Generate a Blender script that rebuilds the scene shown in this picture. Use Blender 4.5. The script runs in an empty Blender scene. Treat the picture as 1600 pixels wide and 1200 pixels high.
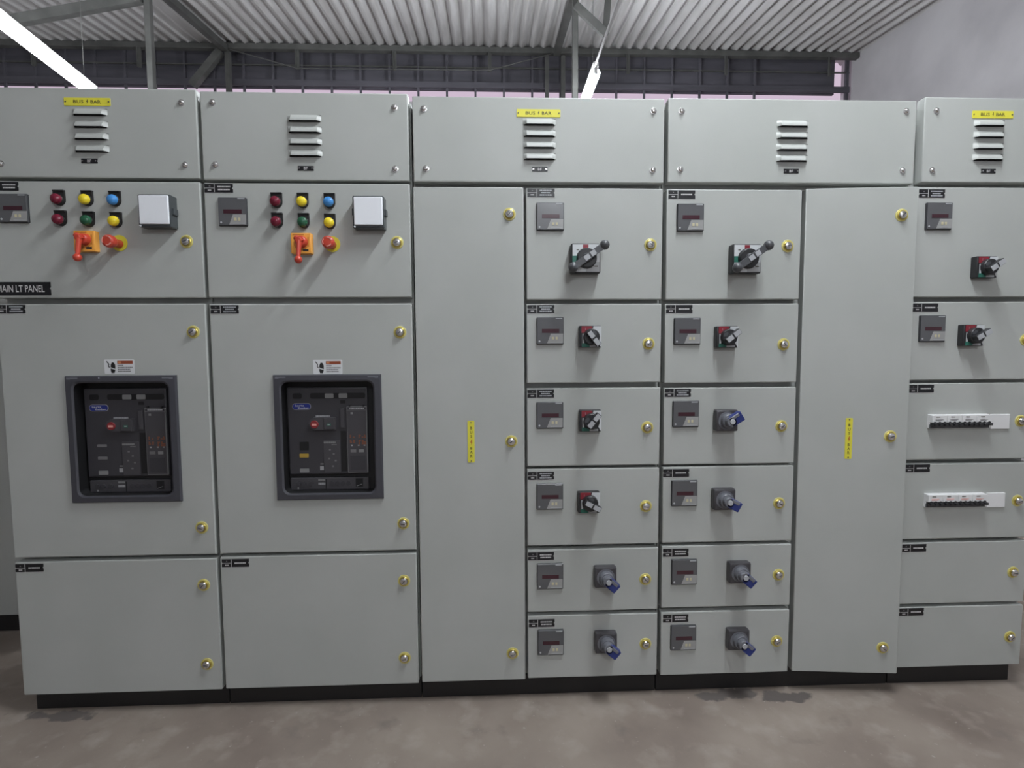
import bpy, bmesh, math, random
from mathutils import Matrix, Vector

random.seed(7)
scene = bpy.context.scene
COL = scene.collection

# ------------------------------------------------------------------ camera
cam_d = bpy.data.cameras.new('camera')
cam = bpy.data.objects.new('camera', cam_d)
COL.objects.link(cam)
YAW, PITCH, ROLL = 0.037043, 0.067568, 0.005861
fwd = Vector((math.sin(YAW) * math.cos(PITCH), math.cos(YAW) * math.cos(PITCH), -math.sin(PITCH)))
right = Vector((math.cos(YAW), -math.sin(YAW), 0))
down = fwd.cross(right)
r2 = right * math.cos(ROLL) + down * math.sin(ROLL)
d2 = down * math.cos(ROLL) - right * math.sin(ROLL)
m3 = Matrix((r2, -d2, -fwd)).transposed()
cam.matrix_world = Matrix.Translation((0.2604, -1.8205, 1.2659)) @ m3.to_4x4()
cam_d.sensor_width = 36.0
cam_d.lens = 36.0 * 827.08 / 1600.0
cam_d.clip_start = 0.05
cam_d.clip_end = 200
scene.camera = cam

# ------------------------------------------------------------------ world, exposure
world = bpy.data.worlds.new('dusk_sky')
scene.world = world
world.use_nodes = True
bg = world.node_tree.nodes['Background']
bg.inputs[0].default_value = (0.62, 0.50, 0.62, 1)
bg.inputs[1].default_value = 0.95
vs = scene.view_settings
vs.view_transform = 'Standard'
vs.look = 'None'
vs.exposure = 0.07
vs.gamma = 1.0
vs.use_curve_mapping = False
TUBE_STRENGTH = 205.0      # emission of every fluorescent tube in the room
TUBE_COLOR = (0.90, 0.955, 1.0)

# ------------------------------------------------------------------ materials
MATS = {}
def mat(name, col, rough=0.5, metal=0.0, emit=None, strength=0, spec=0.5, alpha=None):
    if name in MATS:
        return MATS[name]
    m = bpy.data.materials.new(name)
    m.use_nodes = True
    p = m.node_tree.nodes['Principled BSDF']
    p.inputs['Base Color'].default_value = (*col, 1)
    p.inputs['Roughness'].default_value = rough
    p.inputs['Metallic'].default_value = metal
    p.inputs['Specular IOR Level'].default_value = spec
    if emit:
        p.inputs['Emission Color'].default_value = (*emit, 1)
        p.inputs['Emission Strength'].default_value = strength
    MATS[name] = m
    return m

def noise_mat(name, c1, c2, scale, rough=0.5, bump=0.0, bump_scale=200, detail=4, spec=0.5, stretch=(1, 1, 1), lo=0.35, hi=0.65):
    m = mat(name, c1, rough, spec=spec)
    nt = m.node_tree
    p = nt.nodes['Principled BSDF']
    tc = nt.nodes.new('ShaderNodeTexCoord')
    mp = nt.nodes.new('ShaderNodeMapping')
    mp.inputs['Scale'].default_value = stretch
    geo = nt.nodes.new('ShaderNodeNewGeometry')
    nt.links.new(geo.outputs['Position'], mp.inputs['Vector'])
    n = nt.nodes.new('ShaderNodeTexNoise')
    n.inputs['Scale'].default_value = scale
    n.inputs['Detail'].default_value = detail
    nt.links.new(mp.outputs[0], n.inputs['Vector'])
    r = nt.nodes.new('ShaderNodeValToRGB')
    r.color_ramp.elements[0].position = lo
    r.color_ramp.elements[0].color = (*c1, 1)
    r.color_ramp.elements[1].position = hi
    r.color_ramp.elements[1].color = (*c2, 1)
    nt.links.new(n.outputs['Fac'], r.inputs[0])
    nt.links.new(r.outputs[0], p.inputs['Base Color'])
    if bump:
        n2 = nt.nodes.new('ShaderNodeTexNoise')
        n2.inputs['Scale'].default_value = bump_scale
        n2.inputs['Detail'].default_value = 3
        nt.links.new(geo.outputs['Position'], n2.inputs['Vector'])
        b = nt.nodes.new('ShaderNodeBump')
        b.inputs['Strength'].default_value = bump
        b.inputs['Distance'].default_value = 0.002
        nt.links.new(n2.outputs['Fac'], b.inputs['Height'])
        nt.links.new(b.outputs[0], p.inputs['Normal'])
    return m

PAINT = noise_mat('panel_paint', (0.402, 0.416, 0.395), (0.435, 0.447, 0.428), 3.0, rough=0.42, bump=0.12, bump_scale=420, spec=0.4)
ROOF = noise_mat('roof_cement', (0.40, 0.385, 0.38), (0.53, 0.52, 0.52), 2.2, rough=0.9, stretch=(5, 0.6, 1), detail=6)
STEEL = noise_mat('roof_steel', (0.075, 0.076, 0.072), (0.11, 0.11, 0.105), 6, rough=0.6)
PLASTER = noise_mat('plaster', (0.40, 0.385, 0.40), (0.50, 0.485, 0.50), 1.3, rough=0.95, bump=0.3, bump_scale=60, detail=6)
DARKWALL = noise_mat('dark_cladding', (0.068, 0.065, 0.078), (0.105, 0.10, 0.12), 2.5, rough=0.8, stretch=(0.4, 1, 3))
BLACK = mat('black_paint', (0.012, 0.011, 0.011), 0.55)
RUBBER = mat('black_rubber', (0.02, 0.02, 0.02), 0.8)
YELLOW = mat('yellow_label', (0.72, 0.66, 0.06), 0.4)
INK = mat('dark_ink', (0.05, 0.045, 0.02), 0.6)
REDINK = mat('red_ink', (0.45, 0.10, 0.02), 0.6)
PLATE = mat('black_plate', (0.010, 0.010, 0.012), 0.35)
PLATEW = mat('white_engraving', (0.55, 0.54, 0.54), 0.6)
PLATEG = mat('grey_engraving', (0.16, 0.155, 0.16), 0.6)
CHROME = mat('chrome', (0.78, 0.77, 0.76), 0.18, 1.0)
BRASS = mat('brass', (0.62, 0.50, 0.13), 0.3, 0.8)
RINGY = mat('yellow_plastic', (0.60, 0.54, 0.19), 0.35)
METER = mat('meter_grey', (0.105, 0.106, 0.112), 0.22)
METERF = mat('meter_frame', (0.035, 0.036, 0.04), 0.35)
DISPLAY = mat('meter_display', (0.055, 0.018, 0.026), 0.15)
METERL = mat('meter_light_panel', (0.31, 0.31, 0.305), 0.35)
METERY = mat('meter_key', (0.55, 0.50, 0.32), 0.4)
METERW = mat('meter_print', (0.42, 0.43, 0.45), 0.5)
LRED = mat('lamp_red', (0.16, 0.012, 0.03), 0.25)
LYEL = mat('lamp_yellow', (0.80, 0.62, 0.03), 0.25)
LBLU = mat('lamp_blue', (0.06, 0.26, 0.62), 0.25)
LGRN = mat('lamp_green', (0.02, 0.10, 0.05), 0.25)
ORANGE = mat('orange_plastic', (0.86, 0.40, 0.07), 0.4)
DORANGE = mat('dark_orange_plastic', (0.55, 0.20, 0.03), 0.5)
REDP = mat('red_plastic', (0.52, 0.055, 0.03), 0.35)
REDL = mat('red_mark', (0.75, 0.35, 0.30), 0.4)
BOXG = mat('smoked_housing', (0.055, 0.062, 0.066), 0.2)
WHITEP = mat('white_plastic', (0.84, 0.86, 0.90), 0.3)
WHITES = mat('white_cover_plate', (0.74, 0.74, 0.74), 0.4)
HBLACK = mat('handle_black', (0.022, 0.022, 0.024), 0.4)
HGREY = mat('handle_grey', (0.07, 0.072, 0.078), 0.4)
HLAB = mat('handle_label', (0.40, 0.41, 0.43), 0.4)
HWHITE = mat('switch_face_white', (0.58, 0.60, 0.61), 0.35)
HSILV = mat('switch_face_silver', (0.38, 0.39, 0.40), 0.35)
HRED = mat('switch_face_red', (0.24, 0.018, 0.03), 0.4)
HGRN = mat('switch_face_green', (0.02, 0.14, 0.10), 0.4)
BBASE = mat('switch_base_grey', (0.058, 0.055, 0.06), 0.35)
BDIAL = mat('switch_dial_grey', (0.15, 0.155, 0.175), 0.35)
BLUEP = mat('blue_plastic', (0.022, 0.036, 0.175), 0.35)
BEZEL = mat('bezel_grey', (0.055, 0.055, 0.066), 0.45)
ACB = mat('breaker_grey', (0.040, 0.038, 0.044), 0.5)
ACB2 = mat('breaker_grey_light', (0.055, 0.052, 0.058), 0.5)
ACBK = mat('breaker_black', (0.006, 0.006, 0.007), 0.6)
ACBL = mat('breaker_label', (0.22, 0.22, 0.22), 0.5)
ACBW = mat('breaker_print', (0.32, 0.32, 0.33), 0.5)
ACBR = mat('breaker_red_button', (0.22, 0.02, 0.025), 0.4)
ACBG = mat('breaker_green_button', (0.02, 0.12, 0.08), 0.4)
ACBY = mat('breaker_yellow_flag', (0.38, 0.25, 0.04), 0.5)
ACBO = mat('breaker_orange_print', (0.22, 0.07, 0.03), 0.5)
BADGE = mat('badge_blue', (0.012, 0.025, 0.20), 0.35)
STICK = mat('sticker_white', (0.68, 0.69, 0.70), 0.5)
STICKR = mat('sticker_rust', (0.27, 0.06, 0.025), 0.5)
STICKO = mat('sticker_orange', (0.55, 0.22, 0.10), 0.5)
TUBE = mat('tube_glass', (0.9, 0.9, 0.9), 0.4, emit=TUBE_COLOR, strength=TUBE_STRENGTH)
LWHITE = mat('lamp_housing_white', (0.80, 0.80, 0.80), 0.4)
PVC = mat('pvc_conduit', (0.55, 0.55, 0.56), 0.5)

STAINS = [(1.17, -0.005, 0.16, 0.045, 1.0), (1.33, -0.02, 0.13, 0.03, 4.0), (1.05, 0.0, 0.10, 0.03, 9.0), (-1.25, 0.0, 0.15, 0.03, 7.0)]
# concrete floor: broad mottling, pale scuffs and dark oily stains
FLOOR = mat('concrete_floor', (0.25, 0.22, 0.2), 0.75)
nt = FLOOR.node_tree
p = nt.nodes['Principled BSDF']
geo = nt.nodes.new('ShaderNodeNewGeometry')
def fl_noise(scale, lo, hi, detail=5, dist=0.0, off=(0, 0, 0)):
    mp = nt.nodes.new('ShaderNodeMapping')
    mp.inputs['Location'].default_value = off
    nt.links.new(geo.outputs['Position'], mp.inputs['Vector'])
    n = nt.nodes.new('ShaderNodeTexNoise')
    n.inputs['Scale'].default_value = scale
    n.inputs['Detail'].default_value = detail
    n.inputs['Distortion'].default_value = dist
    nt.links.new(mp.outputs[0], n.inputs['Vector'])
    r = nt.nodes.new('ShaderNodeMapRange')
    r.inputs[1].default_value = lo
    r.inputs[2].default_value = hi
    nt.links.new(n.outputs['Fac'], r.inputs[0])
    return r.outputs[0]
def mix(fac, a, b):
    x = nt.nodes.new('ShaderNodeMix')
    x.data_type = 'RGBA'
    nt.links.new(fac, x.inputs['Factor'])
    for s, v in ((x.inputs[6], a), (x.inputs[7], b)):
        if isinstance(v, tuple):
            s.default_value = (*v, 1)
        else:
            nt.links.new(v, s)
    return x.outputs[2]
c = mix(fl_noise(2.6, 0.3, 0.7), (0.185, 0.146, 0.122), (0.300, 0.252, 0.214))
c = mix(fl_noise(9.0, 0.52, 0.85, 7, 0.0, (3, 1, 0)), c, (0.37, 0.322, 0.28))
c = mix(fl_noise(7.5, 0.60, 0.80, 7, 0.0, (8.3, 2.2, 0)), c, (0.155, 0.128, 0.112))
c = mix(fl_noise(55.0, 0.68, 0.80, 3, 0.0), c, (0.41, 0.37, 0.33))
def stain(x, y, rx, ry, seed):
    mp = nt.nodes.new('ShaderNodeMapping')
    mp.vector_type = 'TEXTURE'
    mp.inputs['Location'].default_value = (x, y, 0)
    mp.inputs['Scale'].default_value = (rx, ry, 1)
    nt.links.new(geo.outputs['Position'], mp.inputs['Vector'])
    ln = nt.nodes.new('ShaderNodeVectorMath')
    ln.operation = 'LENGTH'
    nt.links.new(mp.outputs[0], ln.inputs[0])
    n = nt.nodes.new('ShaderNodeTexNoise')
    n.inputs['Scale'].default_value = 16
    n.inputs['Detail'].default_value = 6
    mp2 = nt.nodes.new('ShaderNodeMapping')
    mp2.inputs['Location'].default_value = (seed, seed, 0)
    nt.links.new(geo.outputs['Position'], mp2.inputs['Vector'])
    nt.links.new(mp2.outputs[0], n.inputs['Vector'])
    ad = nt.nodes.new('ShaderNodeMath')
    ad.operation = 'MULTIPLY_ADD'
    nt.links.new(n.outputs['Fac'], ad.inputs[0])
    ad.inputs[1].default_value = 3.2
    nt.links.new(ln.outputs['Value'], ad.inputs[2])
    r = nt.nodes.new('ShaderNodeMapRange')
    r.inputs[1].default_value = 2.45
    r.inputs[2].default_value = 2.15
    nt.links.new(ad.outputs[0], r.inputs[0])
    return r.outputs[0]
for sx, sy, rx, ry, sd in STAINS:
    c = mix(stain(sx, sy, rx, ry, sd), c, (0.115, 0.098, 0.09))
nt.links.new(c, p.inputs['Base Color'])
n2 = nt.nodes.new('ShaderNodeTexNoise')
n2.inputs['Scale'].default_value = 45
n2.inputs['Detail'].default_value = 6
nt.links.new(geo.outputs['Position'], n2.inputs['Vector'])
b = nt.nodes.new('ShaderNodeBump')
b.inputs['Strength'].default_value = 0.25
b.inputs['Distance'].default_value = 0.004
nt.links.new(n2.outputs['Fac'], b.inputs['Height'])
nt.links.new(b.outputs[0], p.inputs['Normal'])

# ------------------------------------------------------------------ mesh building
class MB:
    def __init__(self):
        self.v, self.f, self.m, self.mats = [], [], [], []
    def mi(self, m):
        if m not in self.mats:
            self.mats.append(m)
        return self.mats.index(m)
    def add(self, verts, faces, m):
        o = len(self.v)
        self.v += [tuple(q) for q in verts]
        k = self.mi(m)
        for f in faces:
            self.f.append(tuple(i + o for i in f))
            self.m.append(k)
        return self
    def box(self, x0, x1, y0, y1, z0, z1, m, bev=0.0, seg=2):
        if bev <= 0:
            vs_ = [(x, y, z) for x in (x0, x1) for y in (y0, y1) for z in (z0, z1)]
            fs = [(0, 1, 3, 2), (4, 6, 7, 5), (0, 4, 5, 1), (2, 3, 7, 6), (0, 2, 6, 4), (1, 5, 7, 3)]
            return self.add(vs_, fs, m)
        bm = bmesh.new()
        bmesh.ops.create_cube(bm, size=1)
        for q in bm.verts:
            q.co = Vector(((x0 + x1) / 2 + q.co.x * (x1 - x0), (y0 + y1) / 2 + q.co.y * (y1 - y0), (z0 + z1) / 2 + q.co.z * (z1 - z0)))
        bmesh.ops.bevel(bm, geom=bm.edges[:], offset=bev, segments=seg, profile=0.5, affect='EDGES')
        return self.addbm(bm, m)
    def addbm(self, bm, m):
        bm.verts.index_update()
        self.add([q.co[:] for q in bm.verts], [[q.index for q in f.verts] for f in bm.faces], m)
        bm.free()
        return self
    def lathe(self, prof, m, c=(0, 0), seg=24, axis='y'):
        """prof: list of (r, y); revolved round the y axis through (c x, c z)"""
        vs_, fs, rings = [], [], []
        for r, y in prof:
            if r <= 1e-6:
                rings.append([len(vs_)])
                vs_.append((c[0], y, c[1]))
            else:
                rings.append(list(range(len(vs_), len(vs_) + seg)))
                for i in range(seg):
                    a = 2 * math.pi * i / seg
                    vs_.append((c[0] + r * math.cos(a), y, c[1] + r * math.sin(a)))
        for A, B in zip(rings, rings[1:]):
            for i in range(seg):
                j = (i + 1) % seg
                if len(A) == 1 and len(B) == 1:
                    continue
                if len(A) == 1:
                    fs.append((A[0], B[j], B[i]))
                elif len(B) == 1:
                    fs.append((A[i], A[j], B[0]))
                else:
                    fs.append((A[i], A[j], B[j], B[i]))
        return self.add(vs_, fs, m)
    def cyl(self, cx, cz, r, y0, y1, m, seg=24, rt=None, bev=0.0):
        """cylinder from back y0 to front y1 (y1 < y0), capped in front"""
        rt = r if rt is None else rt
        prof = [(0, y0), (r, y0)]
        if bev:
            prof += [(rt, y1 + bev), (rt - bev, y1), (0, y1)]
        else:
            prof += [(rt, y1), (0, y1)]
        return self.lathe(prof, m, (cx, cz), seg)
    def ball(self, cx, cy, cz, r, m, seg=20):
        prof = [(r * math.sin(a), cy + r * math.cos(a)) for a in [math.pi * i / 10 for i in range(11)]]
        prof[0] = (0, cy + r)
        prof[-1] = (0, cy - r)
        return self.lathe(prof, m, (cx, cz), seg)
    def prism(self, poly, y0, y1, m):
        """polygon in x-z (counter-clockwise seen from -y) from back y0 to front y1"""
        n = len(poly)
        vs_ = [(x, y1, z) for x, z in poly] + [(x, y0, z) for x, z in poly]
        fs = [tuple(range(n)), tuple(range(2 * n - 1, n - 1, -1))]
        fs += [(i, i + n, (i + 1) % n + n, (i + 1) % n) for i in range(n)]
        return self.add(vs_, fs, m)
    def rect(self, x0, x1, z0, z1, y, m, t=0.0006):
        return self.box(x0, x1, y - t, y + t, z0, z1, m)
    def rod(self, p0, p1, r, m, seg=10, r1=None):
        p0, p1 = Vector(p0), Vector(p1)
        d = (p1 - p0).normalized()
        u = d.cross(Vector((0, 0, 1)) if abs(d.z) < 0.9 else Vector((1, 0, 0))).normalized()
        w = d.cross(u)
        r1 = r if r1 is None else r1
        vs_ = []
        for q, rr in ((p0, r), (p1, r1)):
            for i in range(seg):
                a = 2 * math.pi * i / seg
                vs_.append(q + (u * math.cos(a) + w * math.sin(a)) * rr)
        fs = [(i, (i + 1) % seg, (i + 1) % seg + seg, i + seg) for i in range(seg)]
        fs += [tuple(range(seg))[::-1], tuple(range(seg, 2 * seg))]
        return self.add(vs_, fs, m)
    def bar(self, p0, p1, w, h, m, up=(0, 0, 1)):
        """rectangular bar from p0 to p1"""
        p0, p1 = Vector(p0), Vector(p1)
        d = (p1 - p0).normalized()
        s = d.cross(Vector(up)).normalized()
        t = s.cross(d)
        vs_ = []
        for q in (p0, p1):
            for a, b_ in ((-1, -1), (1, -1), (1, 1), (-1, 1)):
                vs_.append(q + s * a * w / 2 + t * b_ * h / 2)
        return self.add(vs_, [(0, 3, 2, 1), (4, 5, 6, 7), (0, 1, 5, 4), (1, 2, 6, 5), (2, 3, 7, 6), (3, 0, 4, 7)], m)
    def text(self, body, cx, cz, h, y, m, width=None, bold=0.0):
        """lettering facing -y, centred, cap height h, optionally squeezed to a width"""
        k = (body, bold)
        if k not in TEXTS:
            cu = bpy.data.curves.new('t', 'FONT')
            cu.body = body
            cu.align_x = 'CENTER'
            cu.align_y = 'CENTER'
            cu.resolution_u = 2
            cu.offset = bold
            ob = bpy.data.objects.new('t', cu)
            COL.objects.link(ob)
            bpy.context.view_layer.update()
            dg = bpy.context.evaluated_depsgraph_get()
            me = bpy.data.meshes.new_from_object(ob.evaluated_get(dg))
            xs = [q.co.x for q in me.vertices]
            ys = [q.co.y for q in me.vertices]
            TEXTS[k] = ([q.co[:] for q in me.vertices], [tuple(f.vertices) for f in me.polygons], min(xs), max(xs), min(ys), max(ys))
            bpy.data.objects.remove(ob)
            bpy.data.curves.remove(cu)
            bpy.data.meshes.remove(me)
        vs_, fs, xa, xb, ya, yb = TEXTS[k]
        s = h / (yb - ya)
        sx = s if width is None else width / (xb - xa)
        return self.add([(cx + (q[0] - (xa + xb) / 2) * sx, y, cz + (q[1] - (ya + yb) / 2) * s) for q in vs_], fs, m)
    def scribble(self, x0, x1, z, h, y, m, rnd):
        """a line of lettering too small to read: a row of short strokes"""
        x = x0
        while x < x1 - 0.001:
            w = min(rnd.uniform(0.0022, 0.006), x1 - x)
            self.rect(x, x + w, z - h / 2, z + h / 2, y, m, 0.0003)
            x += w + 0.0009
    def mesh(self, name):
        me = bpy.data.meshes.new(name)
        me.from_pydata(self.v, [], self.f)
        for m in self.mats:
            me.materials.append(m)
        me.polygons.foreach_set('material_index', self.m)
        bm = bmesh.new()
        bm.from_mesh(me)
        bmesh.ops.recalc_face_normals(bm, faces=bm.faces[:])
        bm.to_mesh(me)
        bm.free()
        me.shade_smooth()
        me.set_sharp_from_angle(angle=math.radians(20))
        me.update()
        return me
TEXTS = {}
ORG = {}     # unrotated world origin of each object

def empty(name, loc, label, cat, group=None):
    o = bpy.data.objects.new(name, None)
    o.empty_display_size = 0.1
    COL.objects.link(o)
    o.location = loc
    ORG[o] = Vector(loc)
    o['label'] = label
    o['category'] = cat
    if group:
        o['group'] = group
    return o

def put(name, me, loc=(0, 0, 0), parent=None, label=None, roty=0.0, kind=None, cat=None, group=None):
    """link a mesh (MB or shared mesh data) at a world location, under a parent"""
    if isinstance(me, MB):
        me = me.mesh(name)
    o = bpy.data.objects.new(name, me)
    COL.objects.link(o)
    ORG[o] = Vector(loc)
    if parent:
        o.parent = parent
        o.location = Vector(loc) - ORG[parent]
    else:
        o.location = loc
    if roty:
        o.rotation_euler.y = roty
    if label:
        o['label'] = label
    if kind:
        o['kind'] = kind
    if cat:
        o['category'] = cat
    if group:
        o['group'] = group
    return o

def ellipse(cx, cz, rx, rz, n=24, a0=0.0, a1=2 * math.pi):
    return [(cx + rx * math.cos(a0 + (a1 - a0) * i / n), cz + rz * math.sin(a0 + (a1 - a0) * i / n)) for i in range(n)]

def rrect(x0, x1, z0, z1, r, n=4):
    pts = []
    for cx, cz, a in ((x1 - r, z0 + r, -90), (x1 - r, z1 - r, 0), (x0 + r, z1 - r, 90), (x0 + r, z0 + r, 180)):
        for i in range(n + 1):
            t = math.radians(a + 90 * i / n)
            pts.append((cx + r * math.cos(t), cz + r * math.sin(t)))
    return pts

# ================================================================== THE SETTING
RX, LX, BY, FY = 5.12, -7.6, 5.40, -5.6         # right wall, left wall, back wall, front wall
TAN = math.tan(math.radians(7.0))
def roof_z(y):
    return 5.17 + TAN * (y - 5.4)

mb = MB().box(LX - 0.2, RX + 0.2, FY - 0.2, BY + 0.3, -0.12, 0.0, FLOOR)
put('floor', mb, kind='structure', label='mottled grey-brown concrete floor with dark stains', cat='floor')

def slope_wall(x0, x1, y0, y1):
    """side wall whose top follows the roof"""
    m = MB()
    zs = [roof_z(y0) + 0.02, roof_z(y1) + 0.02]
    vs_ = [(x0, y0, 0), (x1, y0, 0), (x1, y1, 0), (x0, y1, 0), (x0, y0, zs[0]), (x1, y0, zs[0]), (x1, y1, zs[1]), (x0, y1, zs[1])]
    m.add(vs_, [(0, 3, 2, 1), (4, 5, 6, 7), (0, 1, 5, 4), (1, 2, 6, 5), (2, 3, 7, 6), (3, 0, 4, 7)], PLASTER)
    return m
put('wall_right', slope_wall(RX, RX + 0.2, FY, BY + 0.2), kind='structure', label='plain grey plastered side wall under the sloping roof edge', cat='wall')
put('wall_left', slope_wall(LX - 0.2, LX, FY, BY + 0.2), kind='structure', label='plain grey plastered wall beyond the left end', cat='wall')
put('wall_front', MB().box(LX, RX, FY - 0.2, FY, 0, roof_z(FY) + 0.02, PLASTER), kind='structure', label='plain plastered wall behind the viewer', cat='wall')
put('wall_back', MB().box(LX, RX, BY, BY + 0.2, 0, 4.50, PLASTER), kind='structure', label='plastered back wall below the barred ventilation strip', cat='wall')

# ---- corrugated roof: one sheet after the other, each lapping the next
ceil = bpy.data.objects.new('ceiling', None)
COL.objects.link(ceil)
ORG[ceil] = Vector((0, 0, 0))
ceil['kind'] = 'structure'
ceil['label'] = 'sloping grey corrugated cement sheet roof'
ceil['category'] = 'ceiling'
PITCH_W, NW = 0.1395, 7.5
def sheet_mesh():
    m = MB()
    n = int(NW * 10)
    amp, th = 0.028, 0.007
    prof = []
    for i in range(n + 1):
        x = i * (NW * PITCH_W) / n
        prof.append((x, amp * math.cos(2 * math.pi * x / PITCH_W)))
    ys = (FY - 0.1, BY + 0.25)
    vs_, fs = [], []
    for y in ys:
        for x, z in prof:
            vs_.append((x, y, roof_z(y) + z + amp - 0.045))
        for x, z in prof:
            vs_.append((x, y, roof_z(y) + z + amp - 0.045 + th))
    N = n + 1
    for i in range(n):
        fs.append((i, i + 1, 2 * N + i + 1, 2 * N + i))
        fs.append((N + i + 1, N + i, 3 * N + i, 3 * N + i + 1))
        fs.append((i, N + i, N + i + 1, i + 1))
        fs.append((2 * N + i, 2 * N + i + 1, 3 * N + i + 1, 3 * N + i))
    fs.append((0, 2 * N, 3 * N, N))
    fs.append((n, N + n, 3 * N + n, 2 * N + n))
    return m.add(vs_, fs, ROOF).mesh('roof_sheet')
sm = sheet_mesh()
W = 7 * PITCH_W
k = 0
x = RX + 0.02 - NW * PITCH_W
while x > LX - W:
    put('roof_sheet', sm, (x, 0, 0.008 * (k % 2)), ceil)
    x -= W
    k += 1

# ---- barred ventilation strip above the back wall
win = bpy.data.objects.new('window_1', None)
COL.objects.link(win)
ORG[win] = Vector((0, BY, 4.5))
win.location = (0, BY, 4.5)
win['kind'] = 'structure'
win['label'] = 'long barred ventilation strip high in the back wall'
win['category'] = 'window'
put('rail', MB().box(LX, RX - 0.03, BY - 0.03, BY + 0.0, 4.672, 4.745, DARKWALL), (0, 0, 0), win)
put('rail', MB().box(LX, RX - 0.03, BY - 0.02, BY + 0.0, 4.925, 4.94, STEEL), (0, 0, 0), win)
put('cladding_panel', MB().box(LX, RX - 0.20, BY + 0.04, BY + 0.08, 4.672, 5.30, DARKWALL), (0, 0, 0), win, label='dark cladding sheet behind the bars')
barm = MB().box(-0.013, 0.013, -0.013, 0.013, 0, 0.66, DARKWALL).mesh('bar')
for i in range(30):
    bx = 0.07 + 0.373 * (i - 19)
    if LX < bx < RX - 0.05:
        put('bar', barm, (bx, BY - 0.005, 4.5), win)
put('bar', MB().box(-0.02, 0.02, -0.02, 0.02, 0, 0.66, DARKWALL).mesh('bar'), (RX - 0.06, BY - 0.005, 4.5), win)

# ---- eave purlin and hangers
pur = empty('eave_purlin', (0, 5.25, 5.03), 'grey steel purlin with short hangers along the back eave', 'beam')
put('beam', MB().box(LX, RX - 0.01, 5.22, 5.30, 5.045, 5.115, STEEL, 0.004, 1), (0, 0, 0), pur)
hm = MB().box(-0.022, 0.022, -0.006, 0.0, -0.24, 0.0, STEEL).box(-0.022, -0.016, -0.03, 0.0, -0.24, 0.0, STEEL).mesh('hanger')
for hx in (-5.4, -4.12, -2.17, -0.95, 0.26, 2.05, 3.34, 4.72):
    put('hanger', hm, (hx, 5.24, 5.045), pur)
put('tie_rod', MB().rod((-2.17, 5.22, 4.81), (0.26, 5.22, 4.82), 0.006, STEEL, 6).rod((-3.0, 5.22, 5.03), (-2.17, 5.22, 4.81), 0.006, STEEL, 6)
    .rod((0.26, 5.22, 4.82), (1.05, 5.22, 5.03), 0.006, STEEL, 6), (0, 0, 0), pur)
mid = put('roof_purlin', MB().box(LX, RX - 0.01, 1.2, 1.28, roof_z(1.2) - 0.13, roof_z(1.2) - 0.05, STEEL, 0.004, 1), cat='beam', label='grey steel purlin carrying the roof sheets above the cubicles')

# ---- roof trusses: rafter, column behind the cubicles, knee braces
def truss(x, label, parts):
    t = empty('roof_truss', (x, 3.7, 0), label, 'truss', 'steel roof trusses')
    y0, y1 = FY + 0.05, 5.22
    put('rafter', MB().bar((x, y0, roof_z(y0) - 0.16), (x, y1, roof_z(y1) - 0.075 - 0.085 + 0.06), 0.075, 0.075, STEEL), (0, 0, 0), t)
    put('column', MB().box(x - 0.028, x + 0.028, 3.67, 3.73, 0.008, roof_z(3.7) - 0.15, STEEL, 0.004, 1)
        .box(x - 0.08, x + 0.08, 3.62, 3.78, 0.0, 0.012, STEEL), (0, 0, 0), t)
    for a, b_, w in parts:
        put('brace', MB().bar(a, b_, w, w, STEEL, (0.1, 1, 0.2)), (0, 0, 0), t)
    return t
truss(-3.06, 'steel roof truss with a thin column behind the leftmost cubicle', [
    ((-3.10, 3.66, 4.66), (-4.6, 3.66, 4.37), 0.085),
    ((-3.13, 5.26, 5.03), (-3.50, 5.26, 4.60), 0.085),
    ((-3.05, 5.27, 5.03), (-3.05, 5.27, 4.47), 0.055)])
truss(1.12, 'steel roof truss with a thin column behind the middle cubicles', [
    ((1.12, 3.66, 4.66), (1.42, 3.66, 4.40), 0.07),
    ((1.42, 3.66, 4.40), (1.45, 3.66, 4.82), 0.06),
    ((1.21, 5.27, 5.03), (1.21, 5.27, 4.47), 0.055),
    ((1.00, 5.27, 5.03), (1.00, 5.27, 4.47), 0.05)])

# ---- fluorescent battens hanging under the trusses
def batten(x, z, y0, y1, label, yaw=0.0):
    t = empty('tube_light', (x, (y0 + y1) / 2, z), label, 'light', 'fluorescent battens under the trusses')
    t.rotation_euler.z = yaw
    L = y1 - y0
    cy = (y0 + y1) / 2
    h = MB()
    h.box(x - 0.022, x + 0.022, y0, y1, z + 0.035, z + 0.075, LWHITE, 0.004, 1)
    put('housing', h, (0, 0, 0), t)
    put('tube', MB().rod((x, y0 + 0.04, z), (x, y1 - 0.04, z), 0.042, TUBE, 16), (0, 0, 0), t, label='glowing white tube')
    for y in (y0 + 0.02, y1 - 0.02):
        put('lamp_holder', MB().box(x - 0.016, x + 0.016, y - 0.018, y + 0.018, z - 0.022, z + 0.04, LWHITE, 0.003, 1), (0, 0, 0), t)
    for y in (y0 + 0.15, y1 - 0.15):
        put('hanging_rod', MB().rod((x, y, z + 0.07), (x, y, roof_z(y) - 0.04), 0.002, STEEL, 6), (0, 0, 0), t)
    return t
batten(1.12, 3.555, -1.45, -0.20, 'lit tube batten hanging above the aisle in front of the cubicles')
batten(1.12, 3.40, -5.20, -3.95, 'unseen lit tube batten added as fill light overhead behind the viewer')  # out-of-view tube added as frontal fill for the middle and lower doors
batten(1.14, 3.555, 2.70, 3.94, 'lit tube batten seen end-on above the third cubicle from the left')
batten(-3.13, 3.51, 1.90, 3.14, 'lit tube batten crossing the top left corner above the leftmost cubicle', 0.13)
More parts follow.
